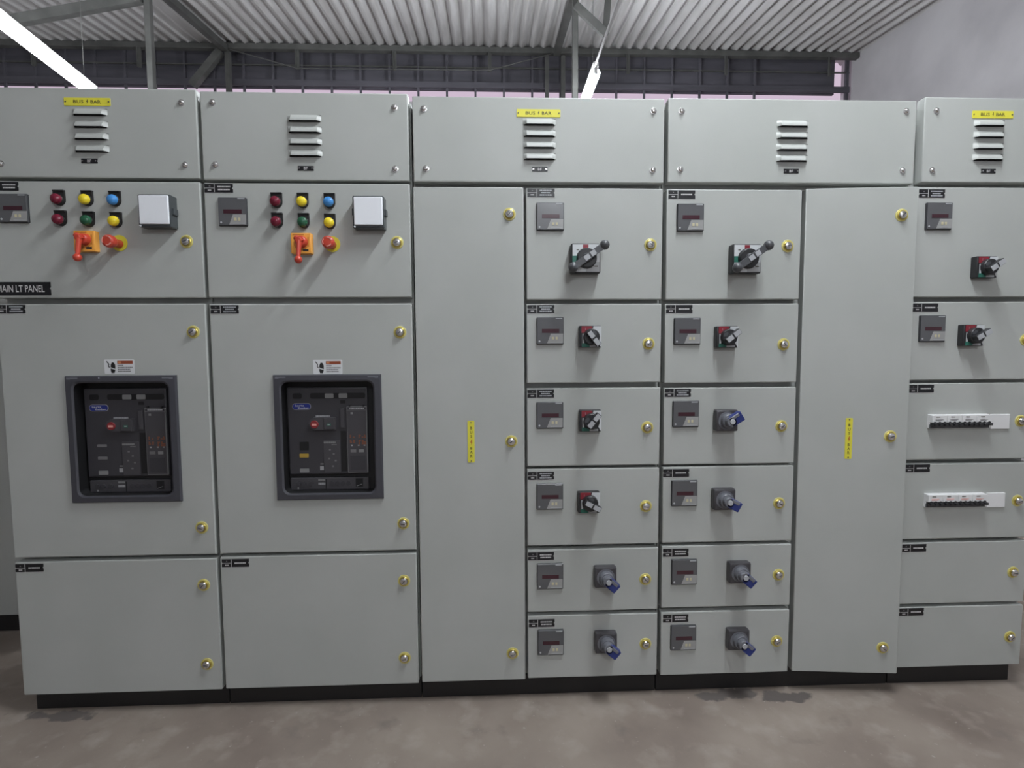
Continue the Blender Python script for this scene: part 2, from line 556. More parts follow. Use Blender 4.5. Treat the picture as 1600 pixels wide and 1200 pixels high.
put('conduit', MB().rod((1.105, -0.20, 3.56), (1.13, 2.72, 3.590), 0.010, PVC, 8), cat='conduit', label='thin pale conduit running up from the tube batten above the third cubicle')

# ================================================================== SHARED FITTINGS
SH = {}
# door lock: yellow escutcheon, brass collar, chrome barrel with a slot
m = MB()
m.lathe([(0, 0.001), (0.0215, 0.001), (0.0215, -0.0012), (0.020, -0.002), (0, -0.002)], RINGY)
m.lathe([(0.0160, -0.0015), (0.0168, -0.004), (0.0140, -0.0055), (0.0125, -0.0035)], BRASS)
m.lathe([(0.0128, -0.002), (0.0126, -0.008), (0.0105, -0.0115), (0.006, -0.0130), (0, -0.0134)], CHROME)
m.box(-0.0068, 0.0068, -0.0140, -0.0120, -0.0015, 0.0015, HGREY)
SH['lock'] = m.mesh('lock')
# cover bolt
m = MB()
m.lathe([(0, 0.001), (0.0105, 0.001), (0.0105, -0.0015), (0.0078, -0.002), (0.0074, -0.0055), (0.0045, -0.0078), (0, -0.0085)], CHROME, seg=20)
SH['bolt'] = m.mesh('bolt')
# louvre: a pressed hood, open at its lower edge
def louver_mesh(w=0.110, h=0.021, d=0.013):
    m = MB()
    n = 8
    top, bot = h * 0.5, -h * 0.5
    prof = [(top, 0.0)] + [(top - h * t, -d * math.sin(t * math.pi / 2) ** 0.8) for t in (0.15, 0.35, 0.6, 0.8)] + [(bot, -d)]
    xs = [-w / 2, -w / 2 + 0.012, w / 2 - 0.012, w / 2]
    vs_, fs = [], []
    for i, x in enumerate(xs):
        s = 0.0 if i in (0, 3) else 1.0
        for z, y in prof:
            vs_.append((x, y * s, z if s else z * 0.96))
    k = len(prof)
    for i in range(3):
        for j in range(k - 1):
            fs.append((i * k + j, i * k + j + 1, (i + 1) * k + j + 1, (i + 1) * k + j))
    m.add(vs_, fs, PAINT)
    m.box(-w / 2 + 0.004, w / 2 - 0.004, -0.0006, 0.0006, bot - 0.0015, bot + 0.004, ACBK)
    m.box(-w / 2 + 0.010, w / 2 - 0.010, -d + 0.0015, 0, bot + 0.0012, bot + 0.0022, ACBK)
    return m.mesh('louver')
SH['louver'] = louver_mesh()
# black engraved nameplates with notched ends
def tag_mesh(lines, seed, w=0.092, h=0.028):
    r = random.Random(seed)
    m = MB()
    a, b_ = w / 2, h / 2
    nt_ = 0.0035
    poly = [(-a, -b_), (a, -b_), (a, -nt_), (a - nt_, 0), (a, nt_), (a, b_), (-a, b_), (-a, nt_), (-a + nt_, 0), (-a, -nt_)]
    m.prism(poly, 0.001, -0.0012, PLATE)
    m.rect(-a + 0.34 * w, -a + 0.355 * w, -b_ + 0.001, b_ - 0.001, -0.0014, PLATEW, 0.0003)
    m.rect(-a + 0.03 * w, -a + 0.34 * w, -0.0006, 0.0006, -0.0014, PLATEW, 0.0003)
    m.rect(-a - 0.0012, a + 0.0012, -b_ - 0.0022, -b_ - 0.0002, 0.0, PLATEW, 0.0004)
    m.scribble(-a + 0.16 * w, -a + 0.21 * w, h * 0.24, 0.0038, -0.0014, PLATEG, r)
    m.scribble(-a + 0.12 * w, -a + 0.24 * w, -h * 0.25, 0.0038, -0.0014, PLATEW, r)
    zs = {1: [0], 2: [0.0045, -0.0045], 3: [0.0075, 0, -0.0075]}[lines]
    for z in zs:
        half = r.uniform(0.014, 0.023)
        m.scribble(0.0165 - half, 0.0165 + half, z, 0.0046 if lines < 3 else 0.004, -0.0014, PLATEW if lines < 3 else HLAB, r)
    return m.mesh('nameplate')
for n_ in (1, 2, 3):
    SH['tag%d' % n_] = tag_mesh(n_, 40 + n_)
# small black plate under the louvres, riveted at both ends
m = MB()
m.prism([(-0.026, -0.0075), (0.026, -0.0075), (0.026, -0.003), (0.024, 0), (0.026, 0.003), (0.026, 0.0075), (-0.026, 0.0075), (-0.026, 0.003), (-0.024, 0), (-0.026, -0.003)], 0.001, -0.0012, PLATE)
m.text('BF', 0.0, 0.0, 0.0085, -0.0015, PLATEW, width=0.013, bold=0.02)
for s in (-1, 1):
    m.cyl(s * 0.021, 0, 0.0024, 0, -0.003, CHROME, 8)
SH['small_tag'] = m.mesh('nameplate')
# lightning bolt outline, unit height
def bolt_poly(cx, cz, h, w):
    pts = [(-0.1, -0.5), (0.42, 0.10), (0.08, 0.06), (0.34, 0.5), (0.05, 0.5), (-0.36, -0.08), (0.0, -0.04)]
    return [(cx + a * w, cz + b_ * h) for a, b_ in pts]
m = MB()
m.prism(rrect(-0.073, 0.073, -0.0125, 0.0125, 0.002, 2), 0.001, -0.0015, YELLOW)
m.text('BUS', -0.0275, 0, 0.0105, -0.0018, INK, width=0.032, bold=0.01)
m.text('BAR', 0.027, 0, 0.0105, -0.0018, INK, width=0.032, bold=0.01)
m.prism(bolt_poly(0, 0, 0.013, 0.008), -0.0012, -0.0018, INK)
for s in (-1, 1):
    m.cyl(s * 0.068, 0.0, 0.0022, 0, -0.003, HGREY, 8)
SH['ytag'] = m.mesh('busbar_label')
m = MB()
m.prism(rrect(-0.0118, 0.0118, -0.0725, 0.0725, 0.002, 2), 0.001, -0.0015, YELLOW)
for ch, z in zip('BUS', (0.048, 0.033, 0.0185)):
    m.text(ch, 0.0005, z, 0.0098, -0.0018, INK, bold=0.015)
for ch, z in zip('BAR', (-0.0225, -0.0365, -0.0505)):
    m.text(ch, 0.0005, z, 0.0098, -0.0018, INK, bold=0.015)
m.prism(bolt_poly(0.0005, -0.002, 0.020, 0.010), -0.0012, -0.0018, REDINK)
for s in (-1, 1):
    m.cyl(0, s * 0.067, 0.0022, 0, -0.003, HGREY, 8)
SH['vtag'] = m.mesh('busbar_label')
# digital panel meter 96 x 96
m = MB()
S = 0.0925
h = S / 2
m.box(-h, h, -0.008, 0.004, -h, h, METERF, 0.002, 1)
m.box(-h + 0.002, h - 0.002, -0.0088, -0.006, -h + 0.003, h - 0.002, METER)
def mx(u): return -h + u * S
def mz(v): return h - v * S
m.rect(mx(.19), mx(.83), mz(.57), mz(.43), -0.009, DISPLAY)
m.prism([(mx(.38), mz(.955)), (mx(.975), mz(.955)), (mx(.975), mz(.60)), (mx(.52), mz(.60))], -0.0085, -0.0094, METERL)
m.rect(mx(.56), mx(.64), mz(.82), mz(.72), -0.0097, METERY)
m.rect(mx(.70), mx(.77), mz(.82), mz(.72), -0.0097, METERY)
m.rect(mx(.52), mx(.93), mz(.925), mz(.905), -0.0097, METERW, 0.0003)
m.cyl(mx(.10), mz(.88), 0.0032, -0.008, -0.0094, METERW, 10)
m.rect(mx(.70), mx(.94), mz(.065), mz(.03), -0.009, METERW)
SH['meter'] = m.mesh('panel_meter')
# indicator lamp parts
m = MB()
poly = [(0.018 * math.cos(a), -0.002 + 0.018 * math.sin(a)) for a in [math.pi + math.pi * i / 10 for i in range(11)]] + [(0.018, 0.029), (-0.018, 0.029)]
m.prism(poly, 0.001, -0.007, BLACK)
m.box(-0.018, 0.018, -0.010, 0, 0.024, 0.029, BLACK, 0.001, 1)
SH['lamp_back'] = m.mesh('lamp_shroud')
for nm, mm in (('red', LRED), ('yellow', LYEL), ('blue', LBLU), ('green', LGRN)):
    m = MB()
    m.lathe([(0.0175, 0), (0.0175, -0.010), (0.0165, -0.012)], BLACK)
    m.lathe([(0.0165, -0.006), (0.0163, -0.018), (0.0145, -0.0225), (0.010, -0.0258), (0.005, -0.0275), (0, -0.028)], mm)
    SH['lamp_' + nm] = m.mesh('indicator_lamp')
# square counter window with smoked housing and white face
m = MB()
m.box(-0.051, 0.051, -0.040, 0.003, -0.053, 0.051, BOXG, 0.004, 2)
m.box(-0.0455, 0.0475, -0.045, -0.030, -0.0445, 0.0465, WHITEP, 0.003, 2)
m.box(0.050, 0.057, -0.030, -0.006, -0.012, 0.010, BOXG, 0.001, 1)
m.box(-0.055, -0.050, -0.030, -0.006, -0.010, 0.012, BOXG, 0.001, 1)
m.cyl(-0.044, -0.049, 0.003, -0.035, -0.043, WHITEP, 8)
SH['counter'] = m.mesh('meter_window')
# orange selector: base, lever
m = MB()
m.box(-0.0335, 0.0335, -0.022, 0.002, -0.0335, 0.0335, ORANGE, 0.003, 2)
m.prism(ellipse(0, 0, 0.024, 0.024, 20), -0.021, -0.0225, DORANGE)
m.rect(-0.026, 0.010, 0.026, 0.030, -0.022, DORANGE)
m.rect(0.006, 0.024, -0.026, -0.019, -0.022, HBLACK)
m.rect(0.022, 0.026, -0.012, 0.020, -0.022, DORANGE)
SH['sel_base'] = m.mesh('selector_base')
m = MB()
m.cyl(0, 0, 0.020, -0.020, -0.040, REDP, 24, 0.017, 0.003)
m.cyl(-0.002, 0.002, 0.011, -0.038, -0.054, REDP, 16, 0.010, 0.002)
m.rod((-0.014, -0.040, 0.012), (0.006, -0.044, -0.006), 0.009, REDP, 10, 0.010)
m.rod((0, -0.047, 0.0), (-0.001, -0.056, -0.055), 0.0085, REDP, 12, 0.0065)
m.ball(-0.001, -0.057, -0.063, 0.0125, REDP)
SH['sel_lever'] = m.mesh('selector_lever')
# emergency stop
m = MB()
m.cyl(0, 0, 0.026, 0.001, -0.002, YELLOW, 32)
SH['es_ring'] = m.mesh('warning_ring')
m = MB()
m.lathe([(0.0135, -0.001), (0.0135, -0.026), (0.0165, -0.032), (0.020, -0.040), (0.0205, -0.050), (0.019, -0.056), (0.013, -0.060), (0, -0.0615)], REDP)
for a0 in (20, 140, 260):
    A = [math.radians(a0 + 8 * i) for i in range(10)]
    poly = [(0.0155 * math.cos(a), 0.0155 * math.sin(a)) for a in A] + [(0.0125 * math.cos(a), 0.0125 * math.sin(a)) for a in reversed(A)]
    m.prism(poly, -0.058, -0.0612, REDL)
SH['es_button'] = m.mesh('emergency_stop_button')
# big double-ended rotary handle
m = MB()
m.box(-0.050, 0.050, -0.034, 0.002, -0.050, 0.050, HBLACK, 0.006, 2)
m.rect(-0.045, 0.046, -0.045, 0.046, -0.0342, HWHITE, 0.0004)
m.rect(-0.010, 0.008, 0.018, 0.045, -0.0348, HRED, 0.0004)
m.rect(-0.0455, -0.020, -0.012, 0.008, -0.0348, HGRN, 0.0004)
m.rect(-0.032, -0.024, 0.027, 0.030, -0.0348, INK, 0.0004)
m.rect(0.0, 0.046, -0.045, -0.012, -0.0346, HSILV, 0.0004)
m.rect(0.028, 0.040, -0.028, -0.025, -0.0350, INK, 0.0004)
SH['big_base'] = m.mesh('handle_plate')
m = MB()
m.cyl(0.002, 0.0, 0.035, -0.034, -0.050, HBLACK, 28, 0.032, 0.002)
m.cyl(0.002, 0.0, 0.016, -0.048, -0.062, HGREY, 20, 0.014, 0.002)
a = Vector((-0.048, -0.066, -0.035)); b_ = Vector((0.056, -0.066, 0.038))
m.bar(a, b_, 0.021, 0.014, HGREY, (0, 1, 0))
d = (b_ - a)
for t0, t1 in ((0.36, 0.51), (0.56, 0.70)):
    q0 = a + d * t0; q1 = a + d * t1
    q0.y = q1.y = -0.0735
    m.bar(q0, q1, 0.0165, 0.002, HLAB, (0, 1, 0))
    s_ = m
m.ball(*a, 0.0165, HGREY)
m.ball(*b_, 0.0165, HGREY)
SH['big_lever'] = m.mesh('rotary_lever')
# small rotary switch with red/green face
m = MB()
m.box(-0.038, 0.038, -0.024, 0.002, -0.0375, 0.0375, HBLACK, 0.004, 2)
m.rect(-0.031, 0.005, 0.013, 0.0355, -0.0243, HRED, 0.0004)
m.prism([(0.010, 0.0355), (0.006, 0.022), (0.034, -0.034), (0.037, -0.034), (0.037, 0.0355)], -0.024, -0.0246, HWHITE)
m.rect(-0.028, -0.022, -0.022, 0.010, -0.0245, HWHITE, 0.0004)
m.rect(-0.030, -0.004, -0.035, -0.022, -0.0243, HGRN, 0.0004)
m.rect(-0.003, 0.026, -0.035, -0.028, -0.0243, HSILV, 0.0004)
m.text('1', -0.018, 0.026, 0.008, -0.0252, HLAB)
SH['rot_base'] = m.mesh('switch_plate')
m = MB()      # pointer along +x
m.cyl(0, 0, 0.0285, -0.024, -0.040, HBLACK, 28, 0.027, 0.002)
m.box(-0.024, 0.036, -0.058, -0.038, -0.0095, 0.0095, HBLACK, 0.002, 1)
m.box(-0.021, 0.003, -0.0592, -0.057, -0.0078, 0.0078, HLAB)
m.box(0.009, 0.034, -0.0592, -0.057, -0.0078, 0.0078, HLAB)
m.prism(ellipse(-0.006, 0.016, 0.010, 0.006, 12), -0.039, -0.0412, HGREY)
SH['rot_knob'] = m.mesh('rotary_knob')
# small blue rotary switch
m = MB()
m.box(-0.039, 0.039, -0.028, 0.002, -0.038, 0.038, BBASE, 0.006, 2)
m.prism(ellipse(0, 0, 0.032, 0.032, 24), -0.027, -0.0292, BDIAL)
SH['blue_base'] = m.mesh('switch_plate')
m = MB()      # pointer along +x
m.cyl(0, 0, 0.0255, -0.028, -0.046, BDIAL, 24, 0.024, 0.002)
m.box(-0.006, 0.043, -0.064, -0.040, -0.0175, 0.0175, BLUEP, 0.003, 2)
m.cyl(0.0, 0.0, 0.0185, -0.044, -0.064, BDIAL, 20, 0.0175, 0.002)
m.box(0.004, 0.034, -0.0655, -0.060, 0.004, 0.0160, BDIAL, 0.002, 1)
m.cyl(0.002, 0.0, 0.010, -0.062, -0.067, HLAB, 16, 0.009, 0.001)
SH['blue_knob'] = m.mesh('rotary_knob')
# three-pole miniature circuit breaker
def mcb_mesh(red):
    m = MB()
    m.box(-0.0268, 0.0268, -0.010, 0.02, -0.024, 0.025, WHITES, 0.001, 1)
    m.box(-0.0268, 0.0268, -0.022, -0.008, -0.002, 0.024, WHITES, 0.001, 1)
    m.box(-0.0268, 0.0268, -0.0125, -0.009, -0.0235, -0.010, HGREY)
    m.rect(-0.014, 0.000, 0.0165, 0.019, -0.0224, INK, 0.0004)
    m.rect(-0.016, 0.012, 0.008, 0.0095, -0.0224, REDL if red else PLATEG, 0.0004)
    m.rect(-0.016, 0.006, 0.0045, 0.006, -0.0224, REDL if red else PLATEG, 0.0004)
    for i in (-1, 0, 1):
        m.cyl(i * 0.0178, -0.0045, 0.0060, -0.018, -0.0225, HBLACK, 12)
        m.box(i * 0.0178 - 0.0058, i * 0.0178 + 0.0058, -0.032, -0.018, -0.0125, -0.0045, HBLACK, 0.001, 1)
    m.box(-0.0262, 0.0262, -0.024, -0.010, -0.0135, -0.009, HBLACK)
    return m.mesh('circuit_breaker')
SH['mcb'] = mcb_mesh(False)
SH['mcb_red'] = mcb_mesh(True)
SH['blank'] = MB().box(-0.0345, 0.0345, -0.006, 0.002, -0.0265, 0.0265, WHITES, 0.001, 1).mesh('blanking_plate')
# warning sticker
m = MB()
m.prism(rrect(-0.049, 0.049, -0.0245, 0.0245, 0.004, 3), 0.0006, -0.0006, STICK)
hand = [(-0.0265, -0.021), (-0.0165, -0.021), (-0.0135, -0.010), (-0.0135, 0.006), (-0.0175, 0.0135), (-0.0235, 0.0145), (-0.0275, 0.007), (-0.0285, -0.004), (-0.0285, -0.012)]
m.prism(hand, -0.0005, -0.0009, BLACK)
m.prism([(-0.0285, -0.006), (-0.0135, -0.0105), (-0.0135, -0.0075), (-0.0285, -0.002)], -0.0005, -0.0012, STICK)
for p0, p1 in (((-0.041, 0.018), (-0.0335, 0.009)), ((-0.0335, 0.009), (-0.0355, 0.000)), ((-0.0355, 0.000), (-0.030, -0.002))):
    m.bar((p0[0], -0.0008, p0[1]), (p1[0], -0.0008, p1[1]), 0.0028, 0.0006, BLACK, (0, 1, 0))
m.rect(-0.006, 0.044, 0.009, 0.0195, -0.0007, STICKR, 0.0003)
m.rect(-0.004, 0.006, 0.011, 0.0175, -0.0010, STICKO, 0.0003)
rr = random.Random(3)
m.scribble(-0.0055, 0.014, 0.004, 0.0035, -0.0007, PLATEG, rr)
for z, x1 in ((-0.003, 0.044), (-0.0095, 0.036), (-0.016, 0.036)):
    m.scribble(-0.0055, x1, z, 0.0035, -0.0007, PLATEG, rr)
SH['sticker'] = m.mesh('warning_sticker')
# main nameplate
m = MB()
m.prism([(-0.122, -0.0215), (0.122, -0.0215), (0.122, -0.004), (0.118, 0), (0.122, 0.004), (0.122, 0.0215), (-0.122, 0.0215)], 0.001, -0.002, PLATE)
m.text('MAIN LT PANEL', 0.0275, 0, 0.0225, -0.0023, PLATEW, width=0.151, bold=0.015)
SH['main_tag'] = m.mesh('nameplate')

# ---- air circuit breaker behind its bezel; origin: centre of the opening on the door face
OW, OH = 0.308, 0.382
def bezel_mesh():
    m = MB()
    n = 5
    inn = rrect(-OW / 2, OW / 2, -OH / 2, OH / 2, 0.022, n)
    inn2 = rrect(-OW / 2 - 0.006, OW / 2 + 0.006, -OH / 2 - 0.006, OH / 2 + 0.006, 0.026, n)
    out = []
    bx, bz = 0.181, 0.2155
    # outer loop with as many points, pushed out onto the rectangle
    for i, (x, z) in enumerate(inn):
        c4 = i // (n + 1)
        sx, sz = ((1, -1), (1, 1), (-1, 1), (-1, -1))[c4]
        out.append((sx * bx, sz * bz))
    N = len(inn)
    loops = [[(x, 0.001, z) for x, z in out], [(x, -0.006, z) for x, z in out], [(x * 0.985, -0.011, z * 0.985) for x, z in out],
             [(x, -0.012, z) for x, z in inn2], [(x, -0.008, z) for x, z in inn], [(x, 0.0375, z) for x, z in inn]]
    vs_, fs = [], []
    for L in loops:
        vs_ += L
    for k in range(len(loops) - 1):
        for i in range(N):
            j = (i + 1) % N
            q = (k * N + i, k * N + j, (k + 1) * N + j, (k + 1) * N + i)
            P = [Vector(vs_[t]) for t in q]
            if (P[0] - P[1]).length < 1e-6 and (P[2] - P[3]).length < 1e-6:
                continue
            fs.append(q)
    # walls of the recess black
    m.add(vs_[:5 * N], [f for f in fs if max(f) < 5 * N], BEZEL)
    wall = [(i, (i + 1) % N, N + (i + 1) % N, N + i) for i in range(N)]
    m.add(vs_[4 * N:], wall, ACBK)
    m.prism(inn, 0.0395, 0.0370, ACBK)
    for sx in (-1, 1):
        m.box(sx * 0.155 - 0.018, sx * 0.155 + 0.018, -0.0115, -0.010, 0.203, 0.2095, BDIAL)
    return m.mesh('breaker_bezel')
SH['bezel'] = bezel_mesh()
def fx(u): return (u - 0.5) * OW * 1.022 - 0.010
def fz(v): return (0.5 - v) * OH * 1.022 - 0.006
YF = 0.026
def R_(m, u0, u1, v0, v1, y, mt, t=0.0008):
    m.rect(fx(u0), fx(u1), fz(v1), fz(v0), y, mt, t)
m = MB()
m.box(fx(.06), fx(.93), YF, 0.0368, fz(.83), fz(.05), ACB, 0.004, 2)
m.prism(rrect(fx(.12), fx(.22), fz(.15), fz(.10), 0.006, 3), YF, YF - 0.0008, ACBK)
m.prism(rrect(fx(.31), fx(.91), fz(.15), fz(.10), 0.006, 3), YF, YF - 0.0008, ACBK)
m.prism(rrect(fx(.47), fx(.565), fz(.146), fz(.104), 0.003, 3), YF, YF - 0.0016, ACBL)
m.prism(rrect(fx(.62), fx(.715), fz(.146), fz(.104), 0.003, 3), YF, YF - 0.0016, ACBL)
R_(m, .635, .69, .165, .195, YF, ACBK)
R_(m, .63, .69, .44, .805, YF, ACBK)
m.box(fx(.635), fx(.68), YF - 0.006, YF, fz(.41), fz(.24), ACB2, 0.001, 1)
m.box(fx(.44), fx(.62), YF - 0.003, YF, fz(.815), fz(.52), ACB2, 0.001, 1)
rr = random.Random(5)
m.scribble(fx(.445), fx(.575), fz(.542), 0.006, YF - 0.0035, ACBL, rr)
m.scribble(fx(.53), fx(.585), fz(.562), 0.004, YF - 0.0035, PLATEG, rr)
m.scribble(fx(.40), fx(.435), fz(.735), 0.004, YF - 0.0005, ACBL, rr)
R_(m, .395, .435, .755, .79, YF, ACBW)
for u, v in ((.50, .60), (.54, .64), (.49, .68), (.56, .70), (.53, .75)):
    R_(m, u, u + .02, v, v + .012, YF - 0.003, PLATEG)
SH['acb_face'] = m.mesh('breaker_face')
m = MB()
m.prism(rrect(fx(.115), fx(.315), fz(.248), fz(.190), 0.0098, 5), YF, YF - 0.0012, ACBW)
m.prism(rrect(fx(.115) + 0.0014, fx(.315) - 0.0014, fz(.248) + 0.0014, fz(.190) - 0.0014, 0.0088, 5), YF, YF - 0.0016, BADGE)
m.text('Lauritz', fx(.195), fz(.2095), 0.0062, YF - 0.0020, STICK, width=0.030, bold=0.01)
m.text('Knudsen', fx(.235), fz(.231), 0.0062, YF - 0.0020, STICK, width=0.036, bold=0.01)
SH['badge'] = m.mesh('breaker_badge')
m = MB()
pts = rrect(fx(.30), fx(.59), fz(.425), fz(.315), 0.004, 3)
cx, cz, r_ = fx(.30) + 0.021, (fz(.315) + fz(.425)) / 2, (fz(.315) - fz(.425)) / 2
pts = [(cx + r_ * math.cos(a), cz + r_ * math.sin(a)) for a in [math.radians(90 + 180 * i / 10) for i in range(11)]] + [(fx(.59), cz - r_), (fx(.59), cz + r_)]
m.prism(pts, YF, YF - 0.012, ACB2)
m.scribble(fx(.365), fx(.52), fz(.308), 0.007, YF - 0.001, ACBW, rr)
SH['btn_box'] = m.mesh('push_button_block')
m = MB()
m.cyl(fx(.36), fz(.375), 0.0145, YF - 0.011, YF - 0.015, ACBR, 20, 0.0135, 0.001)
m.rect(fx(.335), fx(.385), fz(.385), fz(.368), YF - 0.0153, REDL, 0.0003)
SH['btn_red'] = m.mesh('push_button')
m = MB()
m.box(fx(.465), fx(.575), YF - 0.015, YF - 0.011, fz(.42), fz(.32), ACB2, 0.001, 1)
m.rect(fx(.495), fx(.54), fz(.387), fz(.368), YF - 0.0153, ACBG, 0.0003)
m.rect(fx(.505), fx(.53), fz(.381), fz(.374), YF - 0.0157, HSILV, 0.0003)
SH['btn_green'] = m.mesh('push_button')
m = MB()      # electronic trip unit
m.box(fx(.705), fx(.925), YF - 0.006, YF, fz(.815), fz(.222), ACBL, 0.001, 1)
m.box(fx(.712), fx(.918), YF - 0.0068, YF - 0.004, fz(.808), fz(.255), ACB2)
m.rect(fx(.712), fx(.918), fz(.252), fz(.226), YF - 0.0062, ACB, 0.0004)
m.scribble(fx(.74), fx(.90), fz(.238), 0.005, YF - 0.0068, ACBW, rr)
m.rect(fx(.75), fx(.775), fz(.29), fz(.272), YF - 0.0072, ACBL, 0.0004)
for v in (.475, .49, .52, .535, .55):
    for u in (.735, .77, .83, .865, .89):
        if rr.random() < 0.8:
            R_(m, u, u + rr.uniform(.012, .025), v, v + .010, YF - 0.0071, ACBO, 0.0003)
for u, mt in ((.745, ACBW), (.82, ACBL), (.885, ACBL)):
    R_(m, u, u + .018, .562, .575, YF - 0.0071, mt, 0.0003)
R_(m, .74, .80, .605, .63, YF - 0.0071, PLATEG, 0.0003)
R_(m, .83, .885, .605, .63, YF - 0.0071, ACBL, 0.0003)
R_(m, .735, .90, .66, .79, YF - 0.0071, ACB, 0.0003)
m.box(fx(.735), fx(.75), YF - 0.009, YF - 0.003, fz(.222), fz(.205), ACBK)
m.box(fx(.885), fx(.90), YF - 0.009, YF - 0.003, fz(.222), fz(.205), ACBK)
SH['trip'] = m.mesh('trip_unit')
m = MB()      # lower strip
m.box(fx(.065), fx(.925), YF + 0.002, 0.0368, fz(.972), fz(.862), ACB2, 0.002, 1)
for u in (.15, .21, .29):
    m.cyl(fx(u), fz(.915), 0.0085, YF + 0.002, YF - 0.002, ACB, 14)
R_(m, .14, .155, .945, .962, YF + 0.0018, ACBW)
m.scribble(fx(.37), fx(.445), fz(.882), 0.006, YF + 0.0012, ACBL, rr)
m.scribble(fx(.37), fx(.445), fz(.915), 0.008, YF + 0.0012, ACBW, rr)
R_(m, .45, .46, .875, .965, YF + 0.0018, ACBK)
for u in (.52, .58, .64, .70):
    m.cyl(fx(u), fz(.915), 0.0085, YF + 0.002, YF, ACB, 14)
R_(m, .78, .86, .872, .948, YF + 0.0016, ACBK)
m.bar((fx(.79), YF, fz(.94)), (fx(.85), YF, fz(.922)), 0.002, 0.001, ACBL, (0, 1, 0))
SH['acb_strip'] = m.mesh('terminal_strip')
def flag(u0, u1, v0, v1, mt):
    m = MB()
    m.prism(rrect(fx(u0), fx(u1), fz(v1), fz(v0), 0.002, 2), YF, YF - 0.0012, mt)
    return m.mesh('status_flag')
SH['flag_dark'] = flag(.18, .28, .535, .61, ACBK)
SH['flag_yellow'] = flag(.175, .275, .64, .675, ACBY)
SH['flag_grey'] = flag(.175, .275, .775, .81, ACBL)
SH['flag_grey_hi'] = flag(.175, .275, .54, .565, PLATEG)
SH['flag_grey_mid'] = flag(.175, .275, .65, .675, PLATEG)

# ================================================================== CUBICLES
DT = 0.036      # thickness of doors and covers
DEPTH = 0.62
def plate(x0, x1, z0, z1, hole=None):
    """folded sheet door, origin at its lower left front corner"""
    m = MB()
    if not hole:
        m.box(0, x1 - x0, 0, DT, 0, z1 - z0, PAINT, 0.0035, 2)
        return m
    b = 0.0035
    w, h_ = x1 - x0, z1 - z0
    hx0, hx1, hz0, hz1 = hole
    o0 = [(b, 0, b), (w - b, 0, b), (w - b, 0, h_ - b), (b, 0, h_ - b)]
    o1 = [(0, b, 0), (w, b, 0), (w, b, h_), (0, b, h_)]
    o2 = [(0, DT, 0), (w, DT, 0), (w, DT, h_), (0, DT, h_)]
    i0 = [(hx0, 0, hz0), (hx1, 0, hz0), (hx1, 0, hz1), (hx0, 0, hz1)]
    i1 = [(x, DT, z) for x, _, z in i0]
    vs_ = i0 + o0 + o1 + o2 + i1
    fs = []
    for k in range(4):
        for i in range(4):
            j = (i + 1) % 4
            fs.append((k * 4 + i, k * 4 + j, (k + 1) * 4 + j, (k + 1) * 4 + i))
    for i in range(4):
        j = (i + 1) % 4
        fs.append((16 + i, 16 + j, j, i))
    return m.add(vs_, fs, PAINT)

def door(root, x0, x1, z0, z1, hole=None, label=None, y=0.0):
    if hole:
        hole = (hole[0] - x0, hole[1] - x0, hole[2] - z0, hole[3] - z0)
    return put('door', plate(x0, x1, z0, z1, hole), (x0, y, z0), root, label)
def lock(d, x, z, y=0.0):
    a = random.uniform(-0.9, 0.9)
    return put('lock', SH['lock'], (x, y, z), d, 'brass and chrome key lock on yellow ring', roty=a)
def tag(d, cx, cz, lines):
    return put('nameplate', SH['tag%d' % lines], (cx, 0, cz), d, 'small black engraved nameplate')
def meter(d, cx, cz):
    return put('panel_meter', SH['meter'], (cx, 0, cz), d, 'dark square digital meter')

def cubicle(label, x0, x1, plinth_x0=None, plinth_x1=None):
    r = empty('switchgear_cubicle', ((x0 + x1) / 2, 0.3, 0), label, 'electrical panel', 'cubicles of the main switchboard')
    c = MB().box(x0 + 0.001, x1 - 0.001, 0.041, DEPTH, 0.075, 2.094, PAINT, 0.002, 1)
    put('carcass', c, (0, 0, 0), r)
    a = x0 + 0.001 if plinth_x0 is None else plinth_x0
    b_ = x1 - 0.001 if plinth_x1 is None else plinth_x1
    put('plinth', MB().box(a, b_, 0.036, DEPTH - 0.03, 0.0, 0.0755, BLACK, 0.001, 1), (0, 0, 0), r, 'black base plinth')
    return r

def cover(root, x0, x1, z0, z1, screws, lx, lzs, small, ytag=None):
    cv = put('top_cover', plate(x0, x1, z0, z1), (x0, 0, z0), root)
    for x, z in screws:
        put('bolt', SH['bolt'], (x, 0, z), cv, 'domed chrome bolt')
    for z in lzs:
        put('louver', SH['louver'], (lx, 0, z), cv)
    put('nameplate', SH['small_tag'], (small[0], 0, small[1]), cv, 'tiny black nameplate')
    if ytag:
        put('busbar_label', SH['ytag'], (ytag[0], 0, ytag[1]), cv, 'yellow BUS BAR label')
    return cv

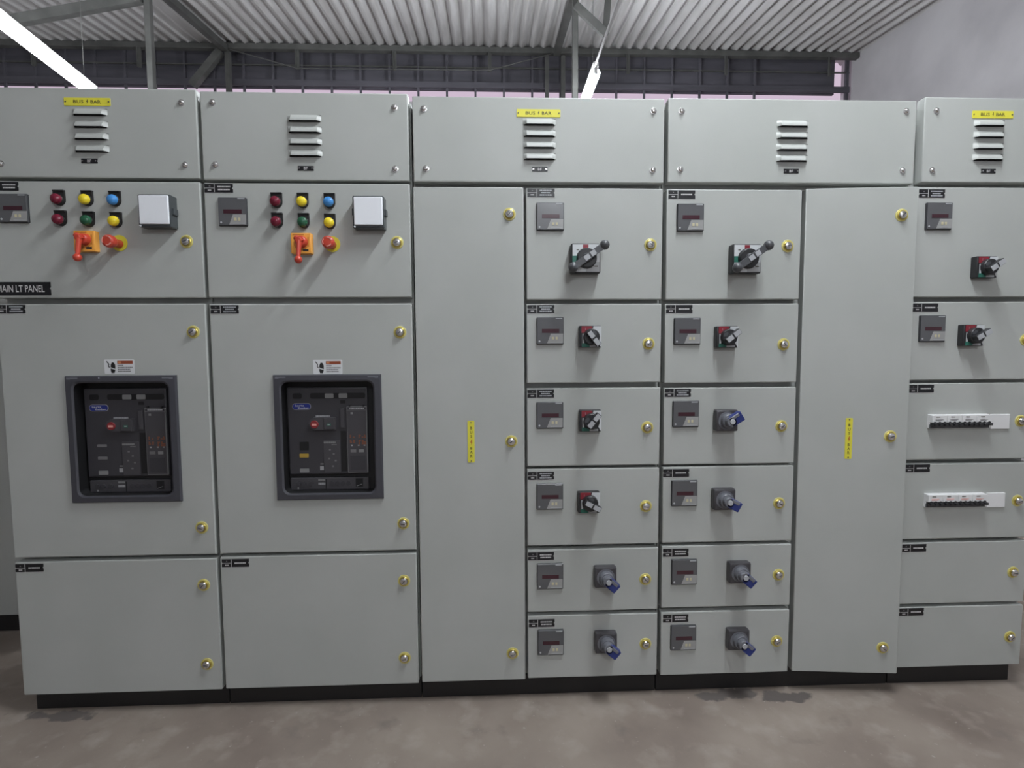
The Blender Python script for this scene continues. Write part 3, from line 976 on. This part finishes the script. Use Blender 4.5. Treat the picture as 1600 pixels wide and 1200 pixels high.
LAMPS = ('red', 'yellow', 'blue', 'red', 'green', 'yellow')
def incomer(root, xl, xr, dz, meter_c, lamps, box_c, sel_c, es_c, acb_c, stick_c, tags, locks, yellow_flag, main=None):
    di = door(root, xl, xr, dz[0], dz[1])
    meter(di, *meter_c)
    for nm, (x, z) in zip(LAMPS, lamps):
        put('lamp_shroud', SH['lamp_back'], (x, 0, z + 0.002), di)
        put('indicator_lamp', SH['lamp_' + nm], (x, -0.002, z), di, nm + ' indicator lamp')
    put('meter_window', SH['counter'], (box_c[0], 0, box_c[1]), di, 'square white face in a smoked housing')
    put('selector_base', SH['sel_base'], (sel_c[0], 0, sel_c[1]), di, 'square orange switch base')
    put('selector_lever', SH['sel_lever'], (sel_c[0] + 0.003, 0, sel_c[1] + 0.004), di, 'red lever with a ball end')
    put('warning_ring', SH['es_ring'], (es_c[0], 0, es_c[1]), di, 'yellow ring')
    put('emergency_stop_button', SH['es_button'], (es_c[0], 0, es_c[1] - 0.003), di, 'red mushroom button')
    tag(di, *tags[0], 2)
    lock(di, *locks[0])
    if main:
        put('nameplate', SH['main_tag'], (main[0], 0, main[1]), di, 'black plate lettered MAIN LT PANEL')
    ax, az = acb_c
    db = door(root, xl, xr, dz[2], dz[3], (ax - 0.162, ax + 0.162, az - 0.198, az + 0.198))
    for nm, key, lab in (('breaker_bezel', 'bezel', 'dark grey breaker frame'), ('breaker_face', 'acb_face', 'dark circuit breaker front'),
                         ('breaker_badge', 'badge', 'blue oval maker badge'), ('push_button_block', 'btn_box', None), ('push_button', 'btn_red', 'red push button'),
                         ('push_button', 'btn_green', 'green push button'), ('trip_unit', 'trip', 'upright electronic trip unit'), ('terminal_strip', 'acb_strip', None),
                         ('status_flag', 'flag_grey', None)):
        put(nm, SH[key], (ax, 0, az), db, lab)
    if yellow_flag:
        put('status_flag', SH['flag_dark'], (ax, 0, az), db)
        put('status_flag', SH['flag_yellow'], (ax, 0, az), db, 'yellow status flag')
    else:
        put('status_flag', SH['flag_grey_hi'], (ax, 0, az), db)
        put('status_flag', SH['flag_grey_mid'], (ax, 0, az), db)
    put('warning_sticker', SH['sticker'], (stick_c[0], 0, stick_c[1]), db, 'white warning sticker with a black hand')
    tag(db, *tags[1], 3)
    lock(db, *locks[1])
    lock(db, *locks[2])
    dl = door(root, xl, xr, dz[4], dz[5])
    tag(dl, *tags[2], 1)
    lock(dl, *locks[3])
    lock(dl, *locks[4])

# ---- leftmost cubicle (incomer)
c1 = cubicle('leftmost grey switchboard cubicle with the MAIN LT PANEL plate and breaker window', -1.375, -0.692, plinth_x0=-1.362)
cover(c1, -1.372, -0.697, 1.829, 2.113, [(-0.744, 2.070), (-0.741, 1.872), (-1.325, 2.070), (-1.325, 1.872)], -1.0355, (2.037, 1.999, 1.961, 1.922), (-1.0455, 1.8825), (-1.0415, 2.069))
incomer(c1, -1.372, -0.697, (1.440, 1.818, 0.562, 1.4205, 0.075, 0.5475), (-1.291, 1.729),
        [(-1.146, 1.757), (-1.057, 1.756), (-0.969, 1.755), (-1.145, 1.692), (-1.056, 1.689), (-0.969, 1.687)],
        (-0.824, 1.716), (-1.062, 1.622), (-0.9645, 1.619), (-0.981, 0.967), (-0.987, 1.212),
        [(-1.321, 1.8005), (-1.325, 1.404), (-1.323, 0.5275)],
        [(-0.748, 1.6243), (-0.740, 1.3266), (-0.7414, 0.6575), (-0.744, 0.4546), (-0.7446, 0.170)], False, main=(-1.3155 + 0.0005, 1.471))

# ---- second cubicle (incomer)
c2 = cubicle('second grey cubicle from the left, breaker window with a yellow status flag', -0.690, -0.006)
cover(c2, -0.685, -0.0115, 1.825, 2.107, [(-0.6445, 2.072), (-0.644, 1.874), (-0.0555, 2.062), (-0.057, 1.864)], -0.3505, (2.0245, 1.988, 1.950, 1.9125), (-0.3506, 1.8638))
incomer(c2, -0.685, -0.0105, (1.4405, 1.8155, 0.563, 1.419, 0.0765, 0.5515), (-0.5915, 1.7205),
        [(-0.4485, 1.7525), (-0.3628, 1.752), (-0.2753, 1.7513), (-0.4483, 1.687), (-0.362, 1.686), (-0.2757, 1.6842)],
        (-0.141, 1.7145), (-0.367, 1.6155), (-0.2705, 1.6165), (-0.2995, 0.965), (-0.298, 1.206),
        [(-0.636, 1.798), (-0.6333, 1.401), (-0.633, 0.530)],
        [(-0.0558, 1.6222), (-0.0522, 1.3222), (-0.0534, 0.6594), (-0.0552, 0.4537), (-0.0584, 0.1734)], True)

# ---- feeder compartments
def rotary(d, cx, cz, ang):
    put('switch_plate', SH['rot_base'], (cx, 0, cz), d, 'square switch plate, red, white and green')
    put('rotary_knob', SH['rot_knob'], (cx + 0.002, 0, cz - 0.001), d, 'black rotary knob', roty=-math.radians(ang))
def blue(d, cx, cz, ang):
    put('switch_plate', SH['blue_base'], (cx, 0, cz), d, 'square grey switch plate')
    put('rotary_knob', SH['blue_knob'], (cx + 0.001, 0, cz), d, 'grey and blue rotary knob', roty=-math.radians(ang))
def big(d, cx, cz):
    put('handle_plate', SH['big_base'], (cx, 0, cz), d, 'white switch plate with red and green fields')
    put('rotary_lever', SH['big_lever'], (cx, 0, cz), d, 'dark double-ended lever with ball ends')

c3 = cubicle('third grey cubicle, tall busbar door beside six feeder doors', -0.004, 0.8515)
cover(c3, 0.003, 0.848, 1.8225, 2.1, [(0.0404, 2.0587), (0.0446, 1.8654), (0.8097, 2.0595), (0.8099, 1.8661)], 0.4244, (2.020, 1.983, 1.9455, 1.908), (0.4258, 1.8658), (0.422, 2.0482))
bd = door(c3, 0.0005, 0.3705, 0.0795, 1.8065, label='tall narrow busbar door')
for x, z in ((0.3224, 1.7171), (0.3242, 0.9431), (0.3243, 0.1791)):
    lock(bd, x, z)
put('busbar_label', SH['vtag'], (0.185, 0, 0.9435), bd, 'upright yellow BUS BAR label')
AX = (0.379, 0.846)
AZ = [(1.4308, 1.8046), (1.1446, 1.4161), (0.8538, 1.1264), (0.5697, 0.8433), (0.328, 0.5545), (0.083, 0.3139)]
AT = [(0.4295, 1.7885, 3), (0.4285, 1.3987, 3), (0.4275, 1.1085, 3), (0.4275, 0.8203, 3), (0.427, 0.532, 2), (0.429, 0.2875, 2)]
AM = [(0.4605, 1.7085), (0.4596, 1.324), (0.4587, 1.0333), (0.4579, 0.747), (0.4587, 0.460), (0.4607, 0.218)]
AL = [(0.8045, 1.616), (0.8018, 1.2786), (0.8007, 0.9867), (0.7990, 0.7058), (0.8001, 0.4401), (0.803, 0.2013)]
for i in range(6):
    d = door(c3, *AX, *AZ[i])
    tag(d, *AT[i])
    meter(d, *AM[i])
    lock(d, *AL[i])
    if i == 0: big(d, 0.577, 1.565)
    if i == 1: rotary(d, 0.5956, 1.3035, -52)
    if i == 2: rotary(d, 0.5968, 1.0145, 50)
    if i == 3: rotary(d, 0.5935, 0.7285, -28)
    if i == 4: blue(d, 0.6524, 0.460, -42)
    if i == 5: blue(d, 0.656, 0.2205, -40)

c4 = cubicle('fourth grey cubicle, six feeder doors beside a busbar door standing slightly ajar', 0.8535, 1.7300)
cover(c4, 0.8605, 1.722, 1.825, 2.1035, [(0.9057, 2.0605), (0.9043, 1.8689), (1.685, 2.0675), (1.6804, 1.8696)], 1.2891, (2.022, 1.984, 1.945, 1.908), (1.2883, 1.8649))
BX = (0.859, 1.330)
BZ = [(1.4295, 1.8029), (1.1406, 1.4151), (0.8525, 1.1239), (0.5707, 0.8445), (0.3316, 0.5588), (0.080, 0.3156)]
BT = [(0.9107, 1.7848, 1), (0.908, 1.3977, 1), (0.9075, 1.1069, 3), (0.906, 0.823, 1), (0.9087, 0.5352, 2), (0.9120, 0.2928, 2)]
BM = [(0.940, 1.707), (0.9355, 1.3207), (0.935, 1.0327), (0.9346, 0.7512), (0.9393, 0.4653), (0.9397, 0.2225)]
BL = [(1.2835, 1.6123), (1.2789, 1.2737), (1.2793, 0.9858), (1.2793, 0.708), (1.2845, 0.4457), (1.2850, 0.1977)]
for i in range(6):
    d = door(c4, *BX, *BZ[i])
    tag(d, *BT[i])
    meter(d, *BM[i])
    lock(d, *BL[i])
    if i == 0: big(d, 1.1266, 1.564)
    if i == 1: rotary(d, 1.069, 1.300, 38)
    if i == 2: blue(d, 1.073, 1.0105, 32)
    if i == 3: blue(d, 1.071, 0.7315, -28)
    if i == 4: blue(d, 1.1324, 0.4655, -42)
    if i == 5: blue(d, 1.1335, 0.2195, -40)
bb = door(c4, 1.344, 1.7165, 0.0815, 1.807, label='tall busbar door swung slightly open')
for x, z in ((1.664, 1.7115), (1.657, 0.949), (1.662, 0.179)):
    lock(bb, x, z)
put('busbar_label', SH['vtag'], (1.5155, 0, 0.941), bb, 'upright yellow BUS BAR label')
bb.rotation_euler.z = -math.radians(5.0)

c5 = cubicle('rightmost grey cubicle, two rows of white circuit breakers and two blank doors', 1.7320, 2.214, plinth_x1=2.205)
cover(c5, 1.750, 2.208, 1.831, 2.116, [(1.7911, 2.0707), (1.7862, 1.8713), (2.165, 2.0707), (2.165, 1.8713)], 1.982, (2.031, 1.9925, 1.954, 1.9165), (1.9868, 1.8694), (1.992, 2.0595))
CX = (1.7345, 2.2095)
CZ = [(1.4365, 1.814), (1.1442, 1.4197), (0.8575, 1.1328), (0.5658, 0.8429), (0.3237, 0.5533), (0.0826, 0.3117)]
CT = [(1.789, 1.7923, 3), (1.7845, 1.400, 1), (1.783, 1.1138, 1), (1.7825, 0.8275, 1), (1.7832, 0.534, 1), (1.7855, 0.2947, 1)]
CL = [(2.158, 1.625), (2.158, 1.285), (2.1566, 0.9943), (2.1625, 0.7024), (2.1618, 0.4357), (2.1643, 0.1908)]
for i in range(6):
    d = door(c5, *CX, *CZ[i])
    tag(d, *CT[i])
    lock(d, *CL[i])
    if i == 0:
        meter(d, 1.814, 1.7141)
        rotary(d, 1.979, 1.5375, 33)
    if i == 1:
        meter(d, 1.8092, 1.3256)
        rotary(d, 1.944, 1.3015, 28)
    if i in (2, 3):
        zc = 0.9965 if i == 2 else 0.7105
        for k in range(4):
            put('circuit_breaker', SH['mcb' if i == 2 else 'mcb_red'], (1.8385 + 0.0545 * k, 0, zc), d, 'white three-pole breaker with dark toggles')
        put('blanking_plate', SH['blank'], (2.0765, 0, zc - 0.003), d, 'plain white blanking plate')

# ---- cabinet standing further back beyond the left end
nb = empty('metal_cabinet', (-2.15, 0.9, 0), 'grey cabinet on a black plinth standing back beyond the left end', 'cabinet')
put('carcass', MB().box(-2.75, -1.60, 0.60, 1.2, 0.075, 2.05, PAINT, 0.003, 1), (0, 0, 0), nb)
put('plinth', MB().box(-2.72, -1.63, 0.585, 1.17, 0.0, 0.0755, BLACK), (0, 0, 0), nb)
for x0, x1 in ((-2.745, -1.965), (-1.955, -1.605)):
    put('door', MB().box(x0, x1, 0.56, 0.599, 0.085, 2.04, PAINT, 0.0035, 2), (0, 0, 0), nb)
